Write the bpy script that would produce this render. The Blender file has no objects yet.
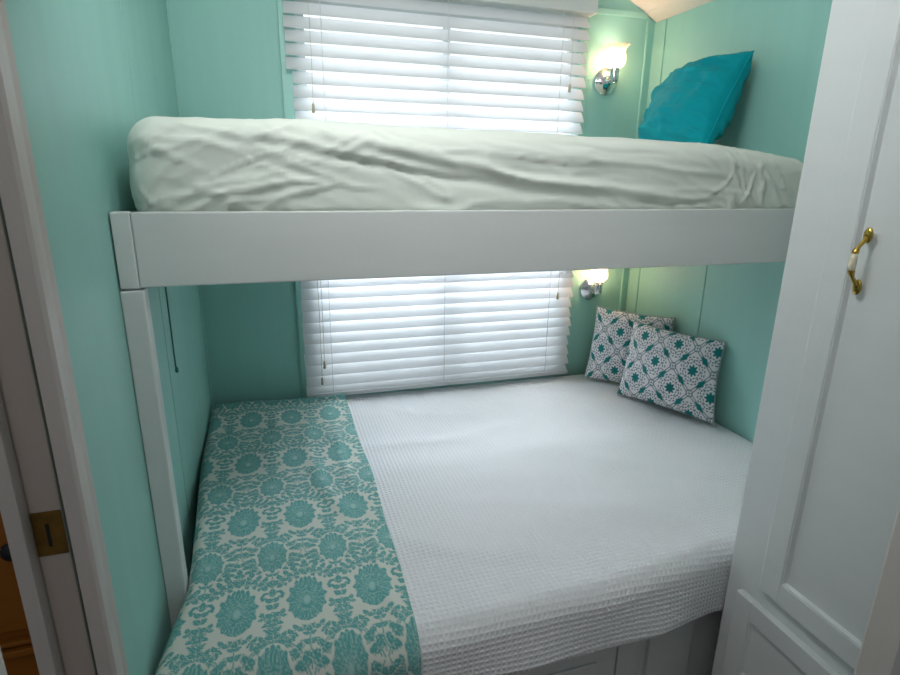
import bpy, bmesh, math
import numpy as np
from mathutils import Vector, Matrix

S = bpy.context.scene
C = S.collection
rng = np.random.default_rng(7)
pi = math.pi

# ------------------------------------------------------------------ camera
cam_d = bpy.data.cameras.new('camera')
cam_d.lens = 559.84 / 900 * 36
cam_d.sensor_width = 36
cam_d.clip_start = 0.02
cam = bpy.data.objects.new('camera', cam_d)
C.objects.link(cam)
Rv = Vector((0.95582, -0.29367, 0.01276)); Uv = Vector((0.06983, 0.26901, 0.9606)); Fv = Vector((0.28554, 0.91727, -0.27763))
M = Matrix((Rv, Uv, -Fv)).transposed().to_4x4()
M.translation = Vector((0.2779, -2.2319, 1.5212))
cam.matrix_world = M
S.camera = cam
cam_d.dof.use_dof = True
cam_d.dof.focus_distance = 2.05
cam_d.dof.aperture_fstop = 13.0

# ------------------------------------------------------------------ world, light, exposure
world = bpy.data.worlds.new('world'); S.world = world
world.use_nodes = True
wt = world.node_tree; bg = wt.nodes['Background']
# bright overcast sky on the window side, dim trailer interior behind the photographer
tc = wt.nodes.new('ShaderNodeTexCoord'); sx = wt.nodes.new('ShaderNodeSeparateXYZ'); wt.links.new(tc.outputs['Generated'], sx.inputs[0])
mr = wt.nodes.new('ShaderNodeMapRange'); mr.inputs[1].default_value = 0.0; mr.inputs[2].default_value = 0.35
mr.inputs[3].default_value = 0.16; mr.inputs[4].default_value = 1.5
wt.links.new(sx.outputs[1], mr.inputs[0]); wt.links.new(mr.outputs[0], bg.inputs[1])
bg.inputs[0].default_value = (0.93, 0.97, 1.0, 1)

def area(name, loc, direction, sx, sy, power, color):
    l = bpy.data.lights.new(name, 'AREA'); l.shape = 'RECTANGLE'; l.size = sx; l.size_y = sy
    l.energy = power; l.color = color
    o = bpy.data.objects.new(name, l); C.objects.link(o); o.location = loc
    o.rotation_euler = Vector(direction).to_track_quat('-Z', 'Y').to_euler()
    return o
area('daylight_upper', (0.95, 0.40, 1.95), (0, -1, -0.15), 1.7, 1.0, 13, (0.94, 0.97, 1.0))
area('daylight_lower', (0.95, 0.40, 1.05), (0, -1, -0.1), 1.7, 0.8, 19, (0.93, 0.96, 1.0))
area('sky_above_upper', (0.95, 0.75, 2.95), (0, -0.55, -0.84), 1.6, 0.5, 16, (0.92, 0.96, 1.0))
area('sky_above_lower', (0.95, 0.62, 1.54), (0, -0.60, -0.80), 1.6, 0.45, 88, (0.88, 0.90, 1.0))
area('entrance_ceiling_light', (0.34, -1.44, 2.26), (0.62, 0.75, -0.25), 0.5, 0.3, 11.5, (0.97, 0.99, 1.0))
area('hallway_fill_high', (0.05, -2.30, 2.30), (0.50, 0.80, -0.36), 0.7, 0.45, 5, (0.97, 1.0, 1.0))  # added fill light, unseen, high in the hallway and aimed into the room
area('hallway_fill_rear', (0.55, -3.60, 2.15), (0.03, 1, -0.10), 1.1, 0.9, 2, (0.98, 1.0, 0.99))  # weak frontal fill added behind the camera; no window is modelled there

S.view_settings.view_transform = 'Standard'
S.view_settings.look = 'None'
S.view_settings.gamma = 1
S.view_settings.use_curve_mapping = False
S.view_settings.exposure = 0.0

# ------------------------------------------------------------------ materials
def lin(r, g, b):
    f = lambda c: (c / 12.92 if c <= 0.04045 else ((c + 0.055) / 1.055) ** 2.4)
    return (f(r / 255), f(g / 255), f(b / 255), 1)

class NT:
    def __init__(self, name):
        self.m = bpy.data.materials.new(name); self.m.use_nodes = True
        self.t = self.m.node_tree; self.n = self.t.nodes; self.l = self.t.links
        self.b = self.n['Principled BSDF']; self.out = self.n['Material Output']
    def new(self, k, **kw):
        n = self.n.new(k)
        for a, v in kw.items(): setattr(n, a, v)
        return n
    def math(self, op, a, b=None):
        n = self.new('ShaderNodeMath', operation=op)
        for i, x in enumerate((a, b)):
            if x is None: continue
            if isinstance(x, (int, float)): n.inputs[i].default_value = x
            else: self.l.new(x, n.inputs[i])
        return n.outputs[0]

def mat(name, col, rough=0.5, noise=0.0, nscale=(8, 8, 8), bump=0.0, bscale=60, metallic=0.0, sheen=0.0, dist=0.002, spec=0.5):
    k = NT(name); b = k.b
    b.inputs['Base Color'].default_value = col
    b.inputs['Roughness'].default_value = rough
    b.inputs['Metallic'].default_value = metallic
    b.inputs['Specular IOR Level'].default_value = spec
    if sheen:
        b.inputs['Sheen Weight'].default_value = sheen
        b.inputs['Sheen Roughness'].default_value = 0.4
    tc = k.new('ShaderNodeTexCoord')
    mp = k.new('ShaderNodeMapping'); mp.inputs['Scale'].default_value = nscale
    k.l.new(tc.outputs['Object'], mp.inputs[0])
    if noise:
        nz = k.new('ShaderNodeTexNoise'); nz.inputs['Scale'].default_value = 1; nz.inputs['Detail'].default_value = 5
        k.l.new(mp.outputs[0], nz.inputs[0])
        mr = k.new('ShaderNodeMapRange'); mr.inputs[1].default_value = 0.25; mr.inputs[2].default_value = 0.75
        mr.inputs[3].default_value = 1 - noise; mr.inputs[4].default_value = 1 + noise
        k.l.new(nz.outputs['Fac'], mr.inputs[0])
        mx = k.new('ShaderNodeVectorMath', operation='SCALE'); mx.inputs[0].default_value = col[:3]
        k.l.new(mr.outputs[0], mx.inputs['Scale'])
        k.l.new(mx.outputs[0], b.inputs['Base Color'])
    if bump:
        nb = k.new('ShaderNodeTexNoise'); nb.inputs['Scale'].default_value = bscale; nb.inputs['Detail'].default_value = 4
        k.l.new(tc.outputs['Object'], nb.inputs[0])
        bp = k.new('ShaderNodeBump'); bp.inputs['Strength'].default_value = bump; bp.inputs['Distance'].default_value = dist
        k.l.new(nb.outputs['Fac'], bp.inputs['Height']); k.l.new(bp.outputs[0], b.inputs['Normal'])
    return k.m

MINT = lin(151, 205, 196)
m_mint = mat('mint_wall_paint', MINT, 0.5, noise=0.035, nscale=(14, 14, 1.2), bump=0.25, bscale=45)
m_mint_trim = mat('mint_trim_paint', lin(156, 209, 199), 0.4)
m_white = mat('white_gloss_paint', lin(215, 220, 220), 0.33, noise=0.02, nscale=(3, 3, 20), bump=0.15, bscale=60)
m_rail = mat('pale_grey_white_paint', lin(216, 221, 219), 0.36, noise=0.02, nscale=(3, 20, 20), bump=0.15, bscale=60)
m_casing = mat('white_casing_paint', lin(200, 194, 190), 0.42, noise=0.03, nscale=(40, 40, 2), bump=0.2, bscale=80)
m_jamb = mat('worn_jamb_paint', lin(188, 176, 168), 0.5, noise=0.06, nscale=(20, 20, 4))
m_ceiling = mat('white_ceiling_paint', lin(236, 228, 222), 0.6)
m_sheet = mat('ivory_cotton_sheet', lin(216, 223, 214), 0.85, noise=0.012, bump=0.25, bscale=25, sheen=0.1, dist=0.004)
m_white_sheet = mat('white_cotton', lin(228, 232, 230), 0.85)
m_velvet = mat('turquoise_velvet', lin(0, 150, 162), 0.7, noise=0.08, nscale=(14, 14, 14), bump=0.3, bscale=40, sheen=0.25, dist=0.004, spec=0.15)
m_velvet.node_tree.nodes['Principled BSDF'].inputs['Sheen Tint'].default_value = lin(20, 185, 205)
m_chrome = mat('polished_chrome', (0.78, 0.79, 0.80, 1), 0.09, metallic=1)
m_brass = mat('antique_brass', lin(190, 160, 80), 0.25, metallic=1, noise=0.12, nscale=(60, 60, 60))
m_oldbrass = mat('tarnished_brass', lin(120, 92, 42), 0.4, metallic=0.85, noise=0.25, nscale=(60, 60, 60))
m_ceramic = mat('cream_ceramic', lin(228, 220, 196), 0.15)
m_dark = mat('dark_slot', lin(22, 18, 14), 0.7)
m_cord = mat('white_cord', lin(225, 222, 212), 0.7)
m_tassel = mat('tassel_plastic', lin(196, 186, 165), 0.4)
m_teal_cord = mat('painted_cord', lin(70, 125, 112), 0.5)
m_wood = mat('orange_stained_wood', lin(158, 96, 28), 0.4, noise=0.12, nscale=(4, 4, 30))
m_knob = mat('dark_blue_knob', lin(24, 30, 44), 0.3)
m_floor = mat('brown_floor_boards', lin(110, 86, 66), 0.45, noise=0.15, nscale=(3, 30, 3))
m_bulbmetal = mat('bulb_collar', (0.6, 0.6, 0.6, 1), 0.3, metallic=1)

def slat_material():
    k = NT('white_blind_slat'); b = k.b
    b.inputs['Base Color'].default_value = lin(240, 241, 243); b.inputs['Roughness'].default_value = 0.35
    tr = k.new('ShaderNodeBsdfTranslucent'); tr.inputs[0].default_value = (0.93, 0.95, 0.97, 1)
    mx = k.new('ShaderNodeMixShader'); mx.inputs[0].default_value = 0.30
    k.l.new(b.outputs[0], mx.inputs[1]); k.l.new(tr.outputs[0], mx.inputs[2]); k.l.new(mx.outputs[0], k.out.inputs[0])
    return k.m
m_slat = slat_material()

def glass_material(name, tint, tf, gloss):
    k = NT(name)
    t = k.new('ShaderNodeBsdfTransparent'); t.inputs[0].default_value = tint
    g = k.new('ShaderNodeBsdfGlossy'); g.inputs['Roughness'].default_value = 0.03
    fr = k.new('ShaderNodeFresnel'); fr.inputs[0].default_value = 1.45
    mx = k.new('ShaderNodeMixShader'); k.l.new(fr.outputs[0], mx.inputs[0])
    k.l.new(t.outputs[0], mx.inputs[1]); k.l.new(g.outputs[0], mx.inputs[2])
    k.l.new(mx.outputs[0], k.out.inputs[0])
    return k.m
m_pane = glass_material('window_glass', (0.97, 0.99, 0.98, 1), 1, 1)

def shade_material():
    k = NT('frosted_shade_glass'); b = k.b
    b.inputs['Base Color'].default_value = (0.95, 0.92, 0.86, 1); b.inputs['Roughness'].default_value = 0.15
    tr = k.new('ShaderNodeBsdfTranslucent'); tr.inputs[0].default_value = (1.0, 0.95, 0.86, 1)
    tp = k.new('ShaderNodeBsdfTransparent'); tp.inputs[0].default_value = (1, 0.96, 0.88, 1)
    m1 = k.new('ShaderNodeMixShader'); m1.inputs[0].default_value = 0.6
    m2 = k.new('ShaderNodeMixShader'); m2.inputs[0].default_value = 0.62
    k.l.new(b.outputs[0], m1.inputs[1]); k.l.new(tr.outputs[0], m1.inputs[2])
    k.l.new(m1.outputs[0], m2.inputs[1]); k.l.new(tp.outputs[0], m2.inputs[2]); k.l.new(m2.outputs[0], k.out.inputs[0])
    return k.m
m_shade = shade_material()

def bulb_material():
    k = NT('glowing_bulb')
    e = k.new('ShaderNodeEmission'); e.inputs[0].default_value = (1.0, 0.64, 0.43, 1); e.inputs[1].default_value = 85
    k.l.new(e.outputs[0], k.out.inputs[0])
    return k.m
m_bulb = bulb_material()

def pattern_material(name, ground, inks, rough=0.85, bump_scale=900, bstr=0.25):
    """ground colour and printed inks; each ink is laid on by a float attribute of the mesh"""
    k = NT(name); b = k.b
    b.inputs['Roughness'].default_value = rough
    b.inputs['Sheen Weight'].default_value = 0.08
    prev = None
    for attr, col in inks:
        a = k.new('ShaderNodeAttribute'); a.attribute_name = attr
        mx = k.new('ShaderNodeMix', data_type='RGBA')
        k.l.new(a.outputs['Fac'], mx.inputs['Factor'])
        if prev is None: mx.inputs['A'].default_value = ground
        else: k.l.new(prev, mx.inputs['A'])
        mx.inputs['B'].default_value = col
        prev = mx.outputs['Result']
    k.l.new(prev, b.inputs['Base Color'])
    tc = k.new('ShaderNodeTexCoord')
    nb = k.new('ShaderNodeTexNoise'); nb.inputs['Scale'].default_value = bump_scale
    k.l.new(tc.outputs['Object'], nb.inputs[0])
    bp = k.new('ShaderNodeBump'); bp.inputs['Strength'].default_value = bstr; bp.inputs['Distance'].default_value = 0.001
    k.l.new(nb.outputs['Fac'], bp.inputs['Height']); k.l.new(bp.outputs[0], b.inputs['Normal'])
    return k.m
m_damask = pattern_material('teal_damask_print', lin(206, 213, 203), [('ink', lin(84, 158, 156)), ('vein', lin(168, 206, 199))])
m_lace = pattern_material('teal_lattice_print', lin(238, 235, 239), [('grey', lin(52, 108, 118)), ('ink', lin(0, 124, 124))])

def waffle_material():
    k = NT('white_waffle_weave'); b = k.b
    b.inputs['Base Color'].default_value = lin(234, 236, 239); b.inputs['Roughness'].default_value = 0.9
    uv = k.new('ShaderNodeUVMap')
    sp = k.new('ShaderNodeSeparateXYZ'); k.l.new(uv.outputs[0], sp.inputs[0])
    P = 0.0125
    hs = []
    for i in (0, 1):
        s = k.math('MULTIPLY', sp.outputs[i], pi / P)
        s = k.math('ABSOLUTE', k.math('COSINE', s))
        hs.append(k.math('POWER', s, 2.0))
    h = k.math('MAXIMUM', hs[0], hs[1])
    bp = k.new('ShaderNodeBump'); bp.inputs['Strength'].default_value = 0.8; bp.inputs['Distance'].default_value = 0.0032
    k.l.new(h, bp.inputs['Height']); k.l.new(bp.outputs[0], b.inputs['Normal'])
    return k.m
m_waffle = waffle_material()

# ------------------------------------------------------------------ mesh helpers
def link(name, me, m, parent=None, smooth=False, auto=None):
    o = bpy.data.objects.new(name, me); C.objects.link(o)
    if m: me.materials.append(m)
    if smooth: me.shade_smooth()
    if parent: o.parent = parent
    return o

def obj(name, bm, m, parent=None, smooth=False, angle=None):
    me = bpy.data.meshes.new(name)
    bmesh.ops.recalc_face_normals(bm, faces=bm.faces)
    bm.to_mesh(me); bm.free()
    o = link(name, me, m, parent, smooth)
    if angle is not None:
        me.shade_smooth(); me.set_sharp_from_angle(angle=math.radians(angle))
    return o

def box(bm, x0, x1, y0, y1, z0, z1, bev=0.0):
    b2 = bmesh.new()
    vs = [b2.verts.new((x, y, z)) for x in (x0, x1) for y in (y0, y1) for z in (z0, z1)]
    for f in ((0, 1, 3, 2), (4, 6, 7, 5), (0, 4, 5, 1), (2, 3, 7, 6), (0, 2, 6, 4), (1, 5, 7, 3)):
        b2.faces.new([vs[i] for i in f])
    bmesh.ops.recalc_face_normals(b2, faces=b2.faces)
    if bev:
        bmesh.ops.bevel(b2, geom=list(b2.edges), offset=bev, segments=2, profile=0.6, affect='EDGES')
    me = bpy.data.meshes.new('tmp'); b2.to_mesh(me); b2.free()
    bm.from_mesh(me); bpy.data.meshes.remove(me)

def boxes(name, lst, m, parent=None, bev=0.0):
    bm = bmesh.new()
    for b in lst: box(bm, *b, bev=bev)
    return obj(name, bm, m, parent)

def lathe(bm, prof, axis='Z', n=32, loc=(0, 0, 0), ruffle=None):
    """prof: list of (radius, height); axis Z, or Y (height runs towards -Y)"""
    rows = []
    for i, (r, h) in enumerate(prof):
        row = []
        for j in range(n):
            a = 2 * pi * j / n
            rr, hh = r, h
            if ruffle:
                k = ruffle[1] * max(0, (i - ruffle[2]) / (len(prof) - 1 - ruffle[2]))
                rr = r * (1 + k * math.cos(ruffle[0] * a)); hh = h + 0.25 * k * r * math.cos(ruffle[0] * a)
            if axis == 'Z': p = (rr * math.cos(a), rr * math.sin(a), hh)
            else: p = (rr * math.cos(a), -hh, rr * math.sin(a))
            row.append(bm.verts.new(Vector(p) + Vector(loc)))
        rows.append(row)
    for a, b in zip(rows, rows[1:]):
        for j in range(n):
            bm.faces.new((a[j], a[(j + 1) % n], b[(j + 1) % n], b[j]))
    return rows

def cap(bm, row): bm.faces.new(row)

def tube(bm, pts, r, n=8, caps=True):
    pts = [Vector(p) for p in pts]
    rad = r if isinstance(r, (list, tuple)) else [r] * len(pts)
    rows = []
    up = Vector((0.13, 0.31, 0.94)).normalized()
    for i, p in enumerate(pts):
        t = (pts[min(i + 1, len(pts) - 1)] - pts[max(i - 1, 0)]).normalized()
        if abs(t.dot(up)) > 0.97: up = Vector((0.9, 0.3, 0.1)).normalized()
        a = t.cross(up).normalized(); b = t.cross(a)
        rows.append([bm.verts.new(p + rad[i] * (a * math.cos(2 * pi * j / n) + b * math.sin(2 * pi * j / n))) for j in range(n)])
    for a, b in zip(rows, rows[1:]):
        for j in range(n): bm.faces.new((a[j], a[(j + 1) % n], b[(j + 1) % n], b[j]))
    if caps: bm.faces.new(rows[0]); bm.faces.new(rows[-1][::-1])

def grid_mesh(name, P, uv=None, attrs=None):
    """P: (nu, nv, 3) array of points -> mesh; uv (nu,nv,2); attrs {name: (nu,nv)}"""
    nu, nv = P.shape[:2]
    idx = np.arange(nu * nv).reshape(nu, nv)
    f = np.stack([idx[:-1, :-1], idx[1:, :-1], idx[1:, 1:], idx[:-1, 1:]], -1).reshape(-1, 4)
    me = bpy.data.meshes.new(name)
    me.vertices.add(nu * nv); me.vertices.foreach_set('co', P.reshape(-1).astype(np.float32))
    me.loops.add(f.size); me.loops.foreach_set('vertex_index', f.reshape(-1).astype(np.int32))
    me.polygons.add(len(f)); me.polygons.foreach_set('loop_start', (np.arange(len(f)) * 4).astype(np.int32))
    me.update(calc_edges=True)
    if uv is not None:
        l = me.uv_layers.new(name='UVMap')
        l.data.foreach_set('uv', uv.reshape(-1, 2)[f.reshape(-1)].reshape(-1).astype(np.float32))
    for k, a in (attrs or {}).items():
        at = me.attributes.new(k, 'FLOAT', 'POINT'); at.data.foreach_set('value', a.reshape(-1).astype(np.float32))
    me.validate()
    return me

def weld(me, d=1e-5):
    bm = bmesh.new(); bm.from_mesh(me)
    bmesh.ops.remove_doubles(bm, verts=bm.verts, dist=d)
    bmesh.ops.recalc_face_normals(bm, faces=bm.faces)
    bm.to_mesh(me); bm.free()

def tag(o, label, cat, group=None):
    o['label'] = label; o['category'] = cat
    if group: o['group'] = group
    return o

def thing(name, label, cat, loc=(0, 0, 0), group=None):
    o = bpy.data.objects.new(name, None); C.objects.link(o); o.location = loc
    o.empty_display_size = 0.05
    return tag(o, label, cat, group)

def under(o, parent):
    """parent a mesh made in world coordinates under an Empty without moving it"""
    o.parent = parent
    o.matrix_parent_inverse = Matrix.Translation(-Vector(parent.location))
    return o

def structure(o, label=None):
    o['kind'] = 'structure'
    if label: o['label'] = label
    return o

def vnoise(x, y, seed=0, octv=3):
    """smooth value noise on arrays"""
    r = np.random.default_rng(seed); T = r.uniform(-1, 1, (64, 64))
    out = np.zeros_like(x, dtype=float); amp = 1.0
    for o in range(octv):
        xi = np.floor(x).astype(int); yi = np.floor(y).astype(int); fx = x - xi; fy = y - yi
        fx = fx * fx * (3 - 2 * fx); fy = fy * fy * (3 - 2 * fy)
        g = lambda a, b: T[a % 64, b % 64]
        out += amp * ((g(xi, yi) * (1 - fx) + g(xi + 1, yi) * fx) * (1 - fy) + (g(xi, yi + 1) * (1 - fx) + g(xi + 1, yi + 1) * fx) * fy)
        amp *= 0.5; x = x * 2.03 + 11.3; y = y * 2.03 + 5.7
    return out

def seg_dist(px, py, pts):
    """distance from points to a polyline, and the position along it 0..1"""
    best = np.full(np.shape(px), 1e9); par = np.zeros(np.shape(px))
    n = len(pts) - 1
    sign = np.zeros(np.shape(px))
    for i in range(n):
        ax, ay = pts[i]; bx, by = pts[i + 1]; dx, dy = bx - ax, by - ay
        t = np.clip(((px - ax) * dx + (py - ay) * dy) / (dx * dx + dy * dy), 0, 1)
        d = np.hypot(px - ax - t * dx, py - ay - t * dy)
        s = np.sign((py - ay) * dx - (px - ax) * dy)
        m = d < best
        best = np.where(m, d, best); par = np.where(m, (i + t) / n, par); sign = np.where(m, s, sign)
    return best, par, sign

W = 1.85
ZC = 2.145
XL = -0.008       # face of the left wall

# ------------------------------------------------------------------ structure
structure(boxes('floor', [(-1.4, 2.0, -2.6, 0.1, -0.05, 0.0)], m_floor))

def wall_back():
    b = []
    u0, u1, l0, l1 = 1.52, 2.12, 0.665, 1.27
    x0, x1 = 0.395, 1.50
    y0, y1 = 0.0, 0.07
    b += [(-0.12, x0, y0, y1, 0, 2.5), (x1, 2.0, y0, y1, 0, 2.5)]
    b += [(x0, x1, y0, y1, 0, l0), (x0, x1, y0, y1, l1, u0), (x0, x1, y0, y1, u1, 2.5)]
    return boxes('wall_back', b, m_mint)
structure(wall_back())

DOOR_Y = -1.470   # edge of the doorway in the left wall
structure(boxes('wall_left', [(XL - 0.0035, XL, -0.711, -0.0, 0, 2.2), (XL - 0.0035, XL, DOOR_Y, -0.716, 0, 2.2),
                              (XL - 0.011, XL - 0.0036, -0.722, -0.705, 0, 2.2),
                              (XL - 0.067, XL - 0.055, -1.30, 0.0, 0, 2.2),
                              (XL - 0.055, XL - 0.0036, -0.05, 0.0, 0, 2.2)], m_mint))
structure(boxes('wall_right', [(W, W + 0.022, -0.480, 0.0, 0, 1.36), (W, W + 0.022, -0.852, -0.484, 0, 1.36), (W, W + 0.022, -2.0, -0.856, 0, 1.36),
                               (W, W + 0.022, -2.0, 0.0, 1.36, 2.145), (W + 0.022, W + 0.05, -2.0, 0, 0, 2.145)], m_mint))

def ceiling():
    prof = [(XL, ZC), (0.40, 2.33), (0.62, 2.40), (0.93, 2.425), (1.24, 2.40), (1.45, 2.345), (1.62, 2.262), (W, ZC)]
    bm = bmesh.new(); t = 0.03
    a = [[bm.verts.new((x, y, z + d)) for x, z in prof] for y in (0.0, -2.4) for d in (0, t)]
    n = len(prof)
    for i in range(n - 1):
        for p, q in ((0, 2), (1, 3)): bm.faces.new((a[p][i], a[p][i + 1], a[q][i + 1], a[q][i]))
        for p, q in ((0, 1), (2, 3)): bm.faces.new((a[p][i], a[p][i + 1], a[q][i + 1], a[q][i]))
    for i in (0, n - 1): bm.faces.new((a[0][i], a[1][i], a[3][i], a[2][i]))
    return obj('ceiling', bm, m_ceiling)
structure(ceiling())

# trims: moulding along the top of the back wall, corner beads, battens, ceiling edge strip
structure(boxes('trim_1', [(1.545, 1.80, -0.010, 0, 2.150, 2.172)], m_mint_trim, bev=0.003), 'mint moulding along the top of back wall')
structure(boxes('trim_2', [(1.804, 1.816, -0.010, 0, 0.60, 2.150)], m_mint_trim, bev=0.004), 'mint corner bead beside the wall sconces')
structure(boxes('trim_3', [(W - 0.006, W, -0.075, 0.0, 0.60, 2.140)], m_mint_trim, bev=0.002), 'mint batten on right wall in the corner')
structure(boxes('trim_4', [(XL, XL + 0.005, -0.010, 0.0, 0.60, 2.140)], m_mint_trim, bev=0.0015), 'mint corner bead in the left corner')
# white cove strip where the ceiling meets the right wall
bm = bmesh.new()
for y0, y1 in ((-2.2, -0.004),):
    pr = [(W - 0.001, ZC - 0.004), (W - 0.030, ZC + 0.012), (W - 0.060, ZC + 0.027), (W - 0.052, ZC + 0.040), (W - 0.001, ZC + 0.012)]
    A = [bm.verts.new((x, y0, z)) for x, z in pr]; B = [bm.verts.new((x, y1, z)) for x, z in pr]
    for i in range(5): bm.faces.new((A[i], A[(i + 1) % 5], B[(i + 1) % 5], B[i]))
    bm.faces.new(A); bm.faces.new(B[::-1])
structure(obj('trim_5', bm, m_ceiling), 'white cove strip above the right wall')

# window frames and glass
for k, (z0, z1) in enumerate(((1.52, 2.12), (0.665, 1.27))):
    x0, x1 = 0.395, 1.50
    f = boxes('window_%d' % (k + 1), [(x0, x0 + 0.03, 0.015, 0.06, z0, z1), (x1 - 0.03, x1, 0.015, 0.06, z0, z1),
                                      (x0 + 0.03, x1 - 0.03, 0.015, 0.06, z0, z0 + 0.03), (x0 + 0.03, x1 - 0.03, 0.015, 0.06, z1 - 0.03, z1),
                                      (0.935, 0.965, 0.02, 0.055, z0 + 0.03, z1 - 0.03)], m_white)
    structure(f)
    p = boxes('pane', [(x0 + 0.03, 0.935, 0.035, 0.039, z0 + 0.03, z1 - 0.03), (0.965, x1 - 0.03, 0.035, 0.039, z0 + 0.03, z1 - 0.03)], m_pane, f)
# painted casing around both windows
structure(boxes('trim_6', [(0.338, 0.394, -0.010, 0, 0.55, 2.14), (1.50, 1.545, -0.010, 0, 0.55, 2.14)], m_mint_trim, bev=0.002), 'mint window casing strips behind the blinds')

# left doorway: casing, pocket door with brass latch plate, rear jamb
def casing_profile(name, x, y0, y1, z0, z1, m, sgn=1):
    """moulded flat casing lying on a wall x = const, long in z"""
    prof = [(y0, 0.0), (y0, 0.011), (y0 - 0.012, 0.016), (y0 - 0.026, 0.013), (y0 - 0.03, 0.016), (y0 - 0.05, 0.018),
            (y1 + 0.022, 0.019), (y1 + 0.018, 0.022), (y1 + 0.004, 0.022), (y1, 0.018), (y1, 0.0)]
    bm = bmesh.new()
    A = [bm.verts.new((x + sgn * d, y, z0)) for y, d in prof]; B = [bm.verts.new((x + sgn * d, y, z1)) for y, d in prof]
    n = len(prof)
    for i in range(n): bm.faces.new((A[i], A[(i + 1) % n], B[(i + 1) % n], B[i]))
    bm.faces.new(A); bm.faces.new(B[::-1])
    return obj(name, bm, m)
structure(casing_profile('trim_7', XL, -1.402, -1.480, 0, 2.16, m_casing), 'white door casing on the left wall')

d = boxes('door_1', [(XL - 0.049, XL - 0.0115, -1.458, -0.78, 0.02, 2.05)], m_jamb, bev=0.003)
structure(d, 'white pocket door edge with a brass latch plate')
lp = boxes('latch_plate', [(XL - 0.0480, XL - 0.0125, -1.4600, -1.4575, 1.022, 1.088)], m_oldbrass, d, bev=0.0008)
bm = bmesh.new(); box(bm, XL - 0.033, XL - 0.029, -1.4608, -1.4598, 1.036, 1.070)
obj('keyhole', bm, m_dark, lp)
structure(boxes('trim_8', [(XL - 0.069, XL - 0.0495, -1.480, -1.302, 0, 2.16)], m_casing, bev=0.002), 'white jamb strip behind the pocket door')
# near jamb of the doorway that frames the photograph on the left, front wall and casing on the right
structure(boxes('trim_9', [(-0.09, 0.031, -1.80, -1.752, 0, 2.1)], m_casing, bev=0.006), 'white door jamb low in the left corner')
structure(boxes('wall_front', [(1.20, W, -1.90, -1.80, 0, 2.2)], m_mint))
prof = [(1.100, -1.755), (1.104, -1.750), (1.116, -1.750), (1.120, -1.758), (1.126, -1.758), (1.130, -1.752), (1.155, -1.752), (1.22, -1.752), (1.22, -1.799), (1.100, -1.799)]
bm = bmesh.new()
A = [bm.verts.new((x, y, 0)) for x, y in prof]; B = [bm.verts.new((x, y, 2.1)) for x, y in prof]
for i in range(len(prof)): bm.faces.new((A[i], A[(i + 1) % len(prof)], B[(i + 1) % len(prof)], B[i]))
bm.faces.new(A); bm.faces.new(B[::-1])
structure(obj('trim_10', bm, m_casing), 'pinkish white door casing beside the wardrobe')
# adjoining room
structure(boxes('wall_side', [(-1.4, -1.34, -2.6, -0.3, 0, 2.2), (-1.34, XL - 0.075, -0.36, -0.3, 0, 2.2)], m_casing))

# ------------------------------------------------------------------ wood cabinet in the room beyond the doorway
cab = thing('wood_cabinet', 'orange-brown wood cabinet seen through the doorway at far left', 'cabinet', (-0.6, -0.7, 0))
bm = bmesh.new(); box(bm, -1.1, XL - 0.14, -0.88, -0.40, 0.0, 1.9, bev=0.003)
under(obj('body', bm, m_wood), cab)
bm = bmesh.new(); box(bm, -0.95, XL - 0.17, -0.898, -0.881, 0.47, 1.8, bev=0.003)
dr = under(obj('door', bm, m_wood), cab)
bm = bmesh.new(); box(bm, -1.1, XL - 0.14, -0.905, -0.881, 0.400, 0.418, bev=0.003); box(bm, -1.1, XL - 0.14, -0.90, -0.881, 0.428, 0.440, bev=0.003)
under(obj('moulding', bm, m_wood), cab)
bm = bmesh.new()
rows = lathe(bm, [(0.006, -0.002), (0.007, 0.012), (0.020, 0.018), (0.024, 0.026), (0.018, 0.034), (0.006, 0.038)], 'Y', 24, (-0.335, -0.899, 0.70)); cap(bm, rows[0]); cap(bm, rows[-1][::-1])
kn = obj('knob', bm, m_knob, None, True); kn.parent = dr
# (door is under cab with an inverse; the knob uses the same world coordinates)

# ------------------------------------------------------------------ bunk bed frame
bunk = thing('bunk_bed', 'white painted built-in upper bunk frame with deep front rail', 'bunk bed', (0.9, -0.55, 0))
def part(name, lst, m, p, bev=0.002): return under(boxes(name, lst, m, None, bev), p)
part('rail', [(XL + 0.0365, W - 0.002, -1.0695, -1.050, 1.311, 1.450)], m_rail, bunk, 0.003)
part('rail_end', [(XL + 0.003, XL + 0.036, -1.0705, -1.048, 1.309, 1.451)], m_rail, bunk, 0.003)
part('deck', [(XL + 0.002, W - 0.002, -1.049, -0.10, 1.345, 1.365)], m_white, bunk)
part('ledger', [(XL + 0.002, XL + 0.03, -1.03, -0.10, 1.30, 1.344)], m_white, bunk)
part('post', [(XL + 0.001, XL + 0.041, -1.0710, -1.030, 0.30, 1.306)], m_rail, bunk, 0.003)

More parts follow.
